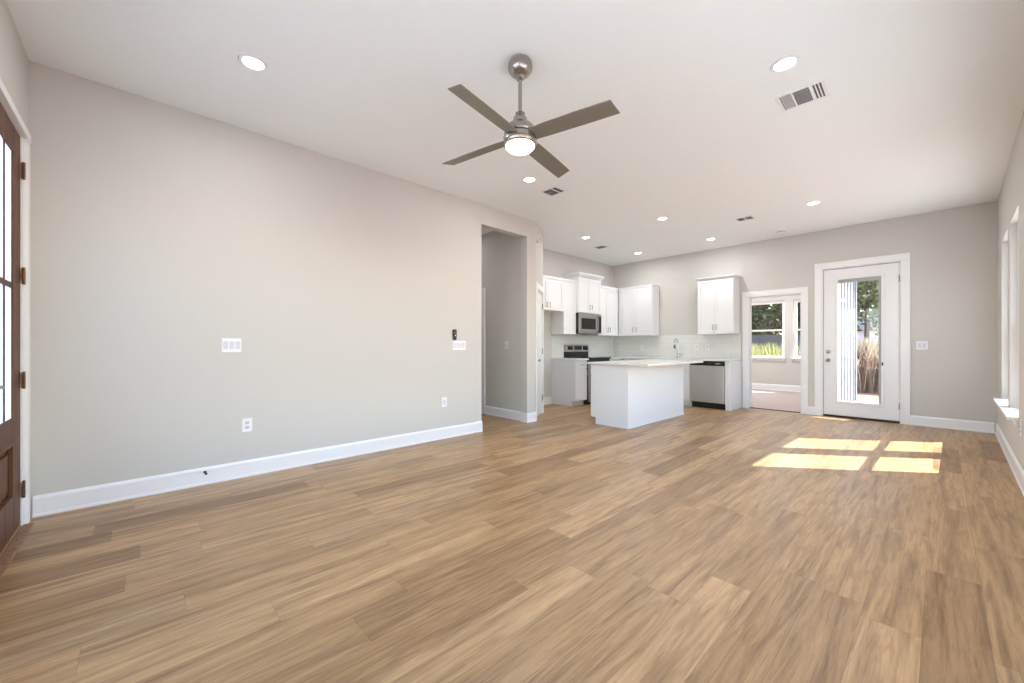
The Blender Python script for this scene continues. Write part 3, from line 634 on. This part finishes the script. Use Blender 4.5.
# dishwasher
e = tag(empty('dishwasher', (-2.918, D, 0), AB_), 'stainless steel dishwasher with a black control strip', 'dishwasher')
MB().box(-0.302, 0.302, 0.01, 0.58, 0.10, 0.872).build('body', SLOT, e)
MB().box(-0.300, 0.300, 0.58, 0.615, 0.115, 0.785).build('door', STEEL2, e, bevel=0.004)
b = MB(); b.box(-0.300, 0.300, 0.58, 0.618, 0.79, 0.868); cp = b.build('control_panel', DARK, e, bevel=0.003)
b = MB(); b.box(-0.235, -0.15, 0.6185, 0.6200, 0.820, 0.832); b.build('display_mark', CHROME, cp)
MB().box(-0.302, 0.302, 0.50, 0.535, 0.0, 0.098).build('toe_kick', TOEK, e)

# range (frame MK), Y 6.366..7.126
e = tag(empty('range', at(MK, -6.746, 0, 0), AK_), 'black and stainless electric range with a raised control panel', 'range')
hw = 0.377
b = MB(); b.box(-hw, hw, 0.02, 0.61, 0.02, 0.895); b.build('body', DARK, e, bevel=0.003)
MB().box(-hw, hw, 0.02, 0.655, 0.896, 0.918).build('cooktop', BLACKGLASS, e, bevel=0.004)
d = MB().box(-hw+0.01, hw-0.01, 0.611, 0.65, 0.235, 0.80).build('oven_door', STEEL, e, bevel=0.004)
MB().box(-0.25, 0.25, 0.651, 0.656, 0.36, 0.66).build('oven_window', BLACKGLASS, d)
hb = MB(); hb.tube([(-0.31, 0.70, 0.755), (0.31, 0.70, 0.755)], 0.011); hb.tube([(-0.29, 0.65, 0.755), (-0.29, 0.70, 0.755)], 0.008); hb.tube([(0.29, 0.65, 0.755), (0.29, 0.70, 0.755)], 0.008); hb.build('handle', STEEL, d)
dr = MB().box(-hw+0.01, hw-0.01, 0.611, 0.648, 0.06, 0.225).build('drawer', STEEL, e, bevel=0.004)
b = MB(); b.extrude_x([(0.01, 0.919), (0.075, 0.919), (0.075, 1.03), (0.01, 1.03)], -hw, hw); b.build('backguard', DARK, e, bevel=0.002)
b = MB(); b.extrude_x([(0.01, 1.031), (0.092, 1.031), (0.078, 1.165), (0.06, 1.178), (0.01, 1.178)], -hw, hw); b.box(hw-0.004, hw+0.0005, 0.01, 0.09, 1.031, 1.10)
cp = b.build('control_panel', STEEL, e, bevel=0.003)
b = MB()
for (xa, xb) in ((-0.34, -0.17), (-0.13, 0.13), (0.17, 0.34)):
    b.add([(xa, 0.0895, 1.068), (xb, 0.0895, 1.068), (xb, 0.0825, 1.150), (xa, 0.0825, 1.150), (xa, 0.08, 1.068), (xb, 0.08, 1.068), (xb, 0.075, 1.150), (xa, 0.075, 1.150)], [(0, 1, 2, 3), (4, 7, 6, 5), (0, 4, 5, 1), (1, 5, 6, 2), (2, 6, 7, 3), (3, 7, 4, 0)])
b.build('display', BLACKGLASS, cp)
for kx in (-0.30, -0.21, 0.21, 0.30):
    MB().lathe([(0.020, 0), (0.020, 0.010), (0.016, 0.024), (0, 0.025)], (kx, 0.086, 1.108), 'y', 20).build('knob', DARK, cp)
for (bx, by, r) in ((-0.18, 0.20, 0.085), (0.19, 0.20, 0.105), (-0.18, 0.47, 0.11), (0.19, 0.47, 0.085)):
    MB().lathe([(r, 0.9181), (r, 0.9186), (r-0.004, 0.9187), (r-0.004, 0.9181)], (bx, by, 0), 'z', 32).build('burner', SLOT, e)

# microwave Y 6.367..7.123
e = tag(empty('microwave', at(MK, -6.745, 0, 1.405), AK_), 'stainless over-the-range microwave under the tallest cabinet', 'microwave')
MB().box(-0.376, 0.376, 0.005, 0.385, 0, 0.405).build('body', DARK, e, bevel=0.002)
# local x positive = toward smaller Y = viewer's left
b = MB(); xa, xb, za, zb = -0.225, 0.376, 0.025, 0.36; y0_, y1_ = 0.386, 0.412
b.box(xb-0.065, xb, y0_, y1_, za, zb); b.box(xa, xa+0.05, y0_, y1_, za, zb); b.box(xa+0.05, xb-0.065, y0_, y1_, za, za+0.06); b.box(xa+0.05, xb-0.065, y0_, y1_, zb-0.055, zb)
d = b.build('door', STEEL, e, bevel=0.002)
MB().box(xa+0.05, xb-0.065, y0_, y1_-0.006, za+0.06, zb-0.055).build('door_window', BLACKGLASS, d)
hb = MB(); hb.tube([(-0.205, 0.445, 0.05), (-0.205, 0.445, 0.335)], 0.009); hb.tube([(-0.205, 0.41, 0.075), (-0.205, 0.445, 0.075)], 0.007); hb.tube([(-0.205, 0.41, 0.31), (-0.205, 0.445, 0.31)], 0.007); hb.build('handle', STEEL, d)
b = MB(); b.box(-0.376, -0.228, y0_, y1_, 0.025, 0.36); b.build('control_panel', BLACKGLASS, e, bevel=0.002)
b = MB(); b.box(-0.376, 0.376, y0_, y1_, 0.363, 0.403); b.box(-0.376, 0.376, y0_, y1_, 0.0, 0.022); vg = b.build('vent_trim', STEEL, e, bevel=0.002)

# countertops
def counter(poly_boxes, name, label, z0=0.877, z1=0.908):
    b = MB()
    for bx in poly_boxes: b.box(*bx, z0, z1)
    return tag(b.build(name, COUNTER), label, 'countertop')
counter([(K+0.003, K+0.64, 5.985, 6.366)], 'countertop', 'pale quartz countertop piece left of the range')
# L-shaped with sink cutout: corner + sink wall
b = MB(); z0, z1 = 0.877, 0.908; sx0, sx1, sy0, sy1 = -4.02, -3.36, D-0.50, D-0.12
b.box(K+0.003, K+0.64, 7.128, D-0.003, z0, z1); b.box(K+0.64, sx0, D-0.64, D-0.003, z0, z1); b.box(sx1, -2.52, D-0.64, D-0.003, z0, z1)
b.box(sx0, sx1, D-0.64, sy0, z0, z1); b.box(sx0, sx1, sy1, D-0.003, z0, z1)
tag(b.build('countertop', COUNTER), 'pale quartz L-shaped countertop along the sink wall', 'countertop')
b = MB(); t = 0.008; zb = 0.70
b.box(sx0, sx1, sy0, sy1, zb, zb+t); b.box(sx0-t, sx0, sy0-t, sy1+t, zb, z0); b.box(sx1, sx1+t, sy0-t, sy1+t, zb, z0); b.box(sx0, sx1, sy0-t, sy0, zb, z0); b.box(sx0, sx1, sy1, sy1+t, zb, z0)
tag(b.build('sink', STEEL), 'stainless undermount sink below the gooseneck faucet', 'sink')
# backsplashes
b = MB(); b.box(-K-0.003, 2.525, 0.001, 0.009, 0.909, 1.374); S(b.build('backsplash', TILE, loc=(0, D, 0), rot=AB_), 'white tile backsplash on the sink wall', 'backsplash')
b = MB(); b.box(-D+0.01, -6.0, 0.001, 0.009, 0.909, 1.374); S(b.build('backsplash', TILE, loc=(K, 0, 0), rot=AK_), 'white tile backsplash behind the range', 'backsplash')
b = MB(); b.box(2.520, 2.5245, 0.001, 0.011, 0.909, 1.374); S(b.build('trim_8', STEEL, loc=(0, D, 0), rot=AB_), 'thin metal edge strip ending the sink wall tile', 'tile edge')
# faucet
e = tag(empty('faucet', (-3.70, D-0.075, 0.908), AB_), 'chrome gooseneck kitchen faucet behind the island', 'faucet')
b = MB(); b.lathe([(0.028, 0), (0.028, 0.008), (0.017, 0.016), (0.016, 0.09), (0.0, 0.09)], seg=20); b.build('base', CHROME, e)
pa = [(0, 0, 0.08), (0, 0, 0.28)]
for k in range(0, 11):
    a = PI*k/10; pa.append((0.0+0.0, 0.075-0.075*math.cos(a), 0.30+0.085*math.sin(a)))
pa += [(0, 0.15, 0.26)]
MB().tube(pa, 0.0125, 12).build('spout', CHROME, e)
MB().tube([(0, 0.15, 0.265), (0, 0.152, 0.19)], [0.016, 0.019], 14).build('spray_head', SLOT, e)
MB().tube([(-0.012, 0, 0.06), (-0.05, 0, 0.065), (-0.10, 0, 0.085)], [0.010, 0.009, 0.006], 10).build('handle', CHROME, e)

# island
e = tag(empty('kitchen_island', (-3.24, 5.79, 0)), 'plain white kitchen island with a toe recess on the range side', 'kitchen island')
ix0, ix1, iy0, iy1 = -0.30, 0.31, -0.87, 0.87
b = MB(); b.box(ix0, ix1-0.012, iy0, iy1, 0.10, 0.876); b.box(ix0+0.075, ix1-0.012, iy0, iy1, 0, 0.10); b.build('body', CAB, e, bevel=0.0015)
b = MB(); b.box(ix1-0.0118, ix1, iy0-0.002, iy1+0.002, 0.0, 0.876); b.build('back_panel', CAB, e, bevel=0.0015)
b = MB(); b.box(ix1, ix1+0.008, iy0-0.008, iy1+0.008, 0, 0.018); b.box(ix0+0.075, ix1, iy0-0.009, iy0-0.0021, 0, 0.018); b.build('shoe_moulding', CAB, e, bevel=0.003)
for k in range(3):     # doors on the range side
    xa = iy0+0.01+k*0.576; q = MB(); yy = 0
    sh = shaker(xa, xa+0.570, 0, 0.105, 0.70); sh.v = [(ix0-v[1], v[0], v[2]) for v in sh.v]; d = sh.build('door', CAB, e, bevel=0.0015)
    sh = shaker(xa, xa+0.570, 0, 0.715, 0.868, 0.035); sh.v = [(ix0-v[1], v[0], v[2]) for v in sh.v]; d = sh.build('drawer', CAB, e, bevel=0.0015)
b = MB(); b.box(-3.59, -2.62, 4.885, 6.69, 0.8775, 0.908)
tag(b.build('countertop', COUNTER, bevel=0.002), 'pale quartz island countertop overhanging the white island', 'countertop')

# ================================================================ WALL PLATES
def plate(M, ang, x, z, wd, ht, gangs, label, kind='switch', group=None, name=None):
    cat = {'switch': 'light switch', 'outlet': 'outlet', 'jack': 'wall plate'}[kind]; nm = name or {'switch': 'light_switch', 'outlet': 'wall_outlet', 'jack': 'cable_plate'}[kind]
    e = tag(empty(nm, at(M, x, 0, z), ang), label, cat, group)
    MB().box(-wd/2, wd/2, 0.0005, 0.006, -ht/2, ht/2).build('cover_plate', PLATE, e, bevel=0.002)
    if kind == 'switch':
        pitch = wd/gangs if gangs > 1 else 0.046
        for k in range(gangs):
            cx = (k-(gangs-1)/2)*min(0.046, pitch*0.95); q = MB(); q.add([(cx-0.0165, 0.006, -0.033), (cx+0.0165, 0.006, -0.033), (cx+0.0165, 0.006, 0.033), (cx-0.0165, 0.006, 0.033), (cx-0.0165, 0.0065, -0.033), (cx+0.0165, 0.0065, -0.033), (cx+0.0165, 0.011, 0.033), (cx-0.0165, 0.011, 0.033)],
                  [(0, 1, 2, 3), (4, 7, 6, 5), (0, 4, 5, 1), (1, 5, 6, 2), (2, 6, 7, 3), (3, 7, 4, 0)]); q.build('rocker', PLATE2, e)
    elif kind == 'outlet':
        for sz in (-0.0195, 0.0195):
            q = MB(); q.box(-0.017, 0.017, 0.006, 0.008, sz-0.014, sz+0.014); so = q.build('socket', PLATE2, e, bevel=0.001)
            s = MB(); s.box(-0.0085, -0.005, 0.0081, 0.0086, sz-0.003, sz+0.008); s.box(0.005, 0.0085, 0.0081, 0.0086, sz-0.003, sz+0.008); s.box(-0.0025, 0.0025, 0.0081, 0.0086, sz-0.011, sz-0.006); s.build('slot', DARK, so)
    else:
        q = MB(); q.box(-0.0165, 0.0165, 0.006, 0.0075, -0.033, 0.033); q.lathe([(0.006, 0.0075), (0.006, 0.016), (0, 0.016)], (0, 0, 0.0), 'y', 12); q.build('jack', PLATE2, e)
    return e
plate(ML, AL_, xl(0.570), 1.152, 0.138, 0.118, 3, 'three-rocker white switch plate on the long left wall, nearer the entry door')
plate(ML, AL_, xl(0.682), 0.450, 0.074, 0.118, 1, 'white outlet low on the left wall below the three-rocker switch', 'outlet')
plate(ML, AL_, xl(2.98), 1.155, 0.210, 0.118, 4, 'four-rocker white switch plate beside the hallway opening, below the fan remote')
plate(ML, AL_, xl(2.755), 0.450, 0.074, 0.118, 1, 'small white cable plate low on the left wall near the hallway opening', 'jack')
plate(MBk, AB_, 0.182, 1.155, 0.115, 0.118, 2, 'white two-rocker switch plate right of the patio door')
plate(MH, AH_, 4.715, 1.16, 0.074, 0.118, 1, 'white single switch on the shaded hallway wall')
plate(MR, AR_, xr(5.40), 0.45, 0.074, 0.118, 1, 'white outlet low on the right wall under the windows', 'outlet')
plate(MD, AD_, 2.33, 0.45, 0.074, 0.118, 1, 'white outlet on the far wall of the carpeted room', 'outlet')
MBs = MBk @ Matrix.Translation((0, 0.009, 0)); MKs = MK @ Matrix.Translation((0, 0.009, 0))
plate(MBs, AB_, 5.09, 1.105, 0.074, 0.118, 1, 'white outlet on the sink wall tile closest to the corner', 'outlet')
plate(MBs, AB_, 4.54, 1.105, 0.074, 0.118, 1, 'white outlet on the sink wall tile under the two-door cabinet by the corner', 'outlet')
plate(MBs, AB_, 3.35, 1.13, 0.074, 0.118, 1, 'white outlet on the tile just right of the faucet', 'outlet')
plate(MBs, AB_, 3.14, 1.13, 0.074, 0.118, 1, 'white single switch on the tile above the dishwasher', 'switch')
# fan remote in holder
e = tag(empty('fan_remote', at(ML, xl(2.905), 0, 1.29), AL_), 'black ceiling fan remote in a wall holder above the switch plate', 'remote')
b = MB(); b.extrude_x([(0.001, -0.055), (0.006, -0.055), (0.006, 0.05), (0.001, 0.05)], -0.026, 0.026); b.build('holder', PLATE, e)
b = MB()
prof = [(-0.068, 0.012), (-0.062, 0.017), (-0.04, 0.020), (0.03, 0.022), (0.055, 0.022), (0.066, 0.019)]
vs_ = []
for (z, hw_) in [(a_, b_*1.35) for a_, b_ in prof]:
    for (x, y) in ((-hw_, 0.0065), (hw_, 0.0065), (hw_, 0.018), (hw_*.6, 0.024), (-hw_*.6, 0.024), (-hw_, 0.018)): vs_.append((x, y, z))
n = len(prof); b.add(vs_, [tuple(range(6)), tuple(range((n-1)*6, n*6))[::-1]]+[(i*6+k, i*6+(k+1) % 6, (i+1)*6+(k+1) % 6, (i+1)*6+k) for i in range(n-1) for k in range(6)])
rb = b.build('remote_body', DARK, e, bevel=0.001)
for (x, z) in ((0, 0.045), (-0.008, 0.022), (0.008, 0.022), (0, 0.0), (0, -0.022)):
    MB().lathe([(0.005, 0.024), (0.005, 0.026), (0, 0.0262)], (x, 0, z), 'y', 12).build('button', CHROME, rb)
# chime on angled wall
e = tag(empty('door_chime', at(MP, -0.17, 0, 2.84), AP_), 'small white doorbell chime high on the angled pantry wall', 'door chime')
MB().box(-0.06, 0.06, 0.0005, 0.035, -0.055, 0.055).build('housing', PLATE, e, bevel=0.004)
b = MB()
for k in range(4): b.box(-0.04, 0.04, 0.035, 0.0362, -0.03+k*0.018, -0.024+k*0.018)
b.build('slots', SLOT, e)
# spring door stop on left baseboard
e = tag(empty('door_stop', at(ML, xl(0.385), 0.016, 0.104), AL_), 'small dark spring door stop on the left baseboard', 'door stop')
MB().lathe([(0.011, 0), (0.011, 0.004), (0.005, 0.008), (0.0, 0.008)], (0, 0, 0), 'y', 16).build('base', BRONZE, e)
MB().tube([(0.0052*math.cos(a*0.9), 0.006+0.0009*a, 0.0052*math.sin(a*0.9)) for a in range(0, 60)], 0.0013, 6).build('spring', BRONZE, e)
MB().lathe([(0.008, 0), (0.009, 0.004), (0.008, 0.014), (0, 0.015)], (0, 0.058, 0), 'y', 16).build('tip', DARK, e)

# ================================================================ CEILING FIXTURES
def area(name, loc, power, size, color=(0.97, 0.985, 1.0)):
    l = bpy.data.lights.new(name, 'AREA'); l.shape = 'DISK'; l.size = size; l.energy = power; l.color = color; l.spread = PI
    o = bpy.data.objects.new(name, l); COL.objects.link(o); o.location = loc; return o
CANS_AND_FILLS = [(-3.147, 0.551, 'recessed ceiling light nearest the entry door, upper left of the photo'),
        (-0.715, 3.188, 'recessed ceiling light beside the large rectangular vent'),
        (-3.196, 3.253, 'recessed ceiling light just below the fan light, by the small square vent'),
        (-2.822, 5.702, 'recessed ceiling light above the kitchen island'),
        (-1.15, 6.559, 'recessed ceiling light nearest the patio door'),
        (-2.775, 7.423, 'recessed ceiling light above the dishwasher, by the sink wall'),
        (-4.205, 7.442, 'recessed ceiling light closest to the far kitchen corner'),
        (-4.226, 5.714, 'recessed ceiling light in front of the refrigerator alcove'),
        (-0.715, 0.551, None)]
can0 = None
CANS_AND_FILLS += [(-5.9, 3.8, None), (-2.6, 9.6, None), (-3.6, 9.6, None), (-2.6, 10.9, None), (-3.6, 10.9, None)]  # fill lamps without fixtures, added in the hall and carpeted room
for i, (x, y, lab) in enumerate(CANS_AND_FILLS):
    if lab is None:
        if x < -5: area('can_lamp', (x, y, CZ-0.014), 2.6, 0.11)  # added hidden lamp that brightens the hallway
        if y > 9: area('can_lamp', (x, y, 2.75-0.014), CAN_POWER*1.9, 0.11)  # added hidden lamps that brighten the carpeted room
        continue
    if can0 is None:
        can0 = tag(empty('recessed_light', (x, y, CZ)), lab, 'ceiling light', 'recessed ceiling lights')
        b = MB(); b.lathe([(0.060, -0.001), (0.064, -0.006), (0.078, -0.005), (0.084, -0.0005), (0.060, -0.0005)], seg=40); b.build('trim_ring', TRIM, can0)
        b = MB(); b.lathe([(0.061, -0.0025), (0.045, -0.007), (0.02, -0.010), (0.0, -0.0105)], seg=40); b.build('lens', LENS, can0)
    else: dup(can0, (x, y, CZ), label=lab)
    area('can_lamp', (x, y, CZ-0.014), CAN_POWER, 0.11)

def register(x, y, lx, ly, banks, rz, label):
    """ceiling register; banks: list of (fraction0, fraction1, slat tilt) along x"""
    e = tag(empty('ceiling_vent', (x, y, CZ), rz), label, 'vent', 'ceiling air vents'); f = 0.022
    b = MB(); z0 = -0.009; b.box(-lx/2, -lx/2+f, -ly/2, ly/2, z0, -0.0006); b.box(lx/2-f, lx/2, -ly/2, ly/2, z0, -0.0006); b.box(-lx/2+f, lx/2-f, -ly/2, -ly/2+f, z0, -0.0006); b.box(-lx/2+f, lx/2-f, ly/2-f, ly/2, z0, -0.0006)
    W_ = lx-2*f
    for k in range(1, len(banks)): c = -W_/2+W_*banks[k][0]; b.box(c-0.006, c+0.006, -ly/2+f, ly/2-f, z0, -0.0006)
    b.build('frame', TRIM, e, bevel=0.002)
    b = MB(); b.box(-W_/2, W_/2, -ly/2+f, ly/2-f, -0.0028, -0.0018); b.build('duct_opening', GRILLE, e)
    b = MB()
    for (a, c, tilt, pitch, dp) in banks:
        xa, xb = -W_/2+W_*a+0.006, -W_/2+W_*c-0.006; x_ = xa+0.004
        while x_ < xb:
            dx = 0.0055*tilt; b.add([(x_-dx, -ly/2+f, -0.003), (x_-dx+0.0012, -ly/2+f, -0.003), (x_-dx+0.0012, ly/2-f, -0.003), (x_-dx, ly/2-f, -0.003), (x_+dx, -ly/2+f, -0.003-dp), (x_+dx+0.0012, -ly/2+f, -0.003-dp), (x_+dx+0.0012, ly/2-f, -0.003-dp), (x_+dx, ly/2-f, -0.003-dp)],
                [(0, 1, 2, 3), (4, 7, 6, 5), (0, 4, 5, 1), (1, 5, 6, 2), (2, 6, 7, 3), (3, 7, 4, 0)]); x_ += pitch
    b.build('louvers', TRIM, e); return e
register(-0.718, 3.693, 0.30, 0.27, [(0, .30, .9, .010, .0065), (.30, .74, 0.2, .0085, .0022), (.74, 1, 0.8, .020, .0025)], 0.03, 'large rectangular white ceiling vent with three louver sections')
register(-3.235, 3.712, 0.25, 0.22, [(0, .67, 0.2, .012, .0016), (.67, 1, 0.2, .012, .0016)], 0.0, 'small white ceiling vent with dark louvers beyond the fan')
register(-1.985, 6.60, 0.24, 0.20, [(0, .5, 0.2, .014, .0015), (.5, 1, 0.2, .014, .0015)], 0.0, 'white ceiling vent midway between the island and patio door')
register(-4.435, 6.47, 0.24, 0.20, [(0, 1, 0.2, .014, .0012)], 0.0, 'small ceiling vent near the kitchen corner above the range')
e = tag(empty('smoke_detector', (-1.795, 7.757, CZ)), 'round white smoke detector on the ceiling near the back wall', 'smoke detector')
MB().lathe([(0.066, -0.0006), (0.066, -0.012), (0.060, -0.014), (0.060, -0.030), (0.050, -0.040), (0, -0.042)], seg=36).build('housing', PLATE, e)
MB().lathe([(0.0615, -0.016), (0.0615, -0.022), (0.060, -0.022), (0.060, -0.016)], seg=36).build('vent_slot', SLOT, e)

# ---------------------------------------------------------------- ceiling fan
FX, FY = -1.905, 1.850
e = tag(empty('ceiling_fan', (FX, FY, 0)), 'brushed nickel ceiling fan with four taupe blades and a lit round globe', 'ceiling fan')
MB().lathe([(0.050, 3.049), (0.068, 3.043), (0.080, 3.022), (0.083, 3.000), (0.078, 2.978), (0.064, 2.958), (0.044, 2.944), (0.024, 2.937), (0.022, 2.918), (0.0, 2.918)], seg=40).build('canopy', NICKEL, e)
MB().lathe([(0.0125, 2.93), (0.0125, 2.6450)], seg=20).build('downrod', NICKEL, e)
MB().lathe([(0.0, 2.7000), (0.022, 2.7000), (0.032, 2.6930), (0.032, 2.6700), (0.045, 2.6610), (0.047, 2.6450), (0.047, 2.6200), (0.082, 2.6100), (0.100, 2.5900), (0.106, 2.5650), (0.106, 2.5470), (0.0, 2.5470)], seg=48).build('motor_housing', NICKEL, e)
MB().lathe([(0.0, 2.5470), (0.098, 2.5465), (0.098, 2.5390), (0.0, 2.5390)], seg=48).build('gasket', DARK, e)
MB().lathe([(0.0, 2.5390), (0.108, 2.5385), (0.112, 2.5300), (0.112, 2.4830), (0.104, 2.4770), (0.0, 2.4770)], seg=48).build('light_ring', NICKEL, e)
MB().lathe([(0.096, 2.4768), (0.094, 2.4670), (0.080, 2.4530), (0.05, 2.4440), (0, 2.4410)], seg=48).build('globe', FANLENS, e)
th = 0.23; BZ = 2.530
for k in range(4):
    a = th+k*PI/2; pit = -0.24; r0, r1 = 0.085, 0.650; w0, w1 = 0.050, 0.056; t = 0.0035
    ca, sa = math.cos(a), math.sin(a); vv = []
    for (r, w_, dz) in ((r0, w0, 0), (0.20, w0+0.006, 0), (0.45, 0.058, -0.004), (r1, w1, -0.008)):
        for (s1, s2) in ((-1, -1), (1, -1), (1, 1), (-1, 1)):
            v_ = s1*w_; lz = BZ+dz+v_*math.sin(pit)+s2*t; lx_ = r+s1*0.010*(r == r1); ly_ = v_*math.cos(pit)
            vv.append((ca*lx_-sa*ly_, sa*lx_+ca*ly_, lz))
    b = MB(); b.add(vv, [(0, 1, 2, 3), (15, 14, 13, 12)]+[(i*4+j, i*4+(j+1) % 4, (i+1)*4+(j+1) % 4, (i+1)*4+j) for i in range(3) for j in range(4)])
    b.build('blade', BLADE, e, bevel=0.0015)
lp = area('fan_lamp', (FX, FY, 2.437), FAN_POWER, 0.17, (1, 0.95, 0.88))
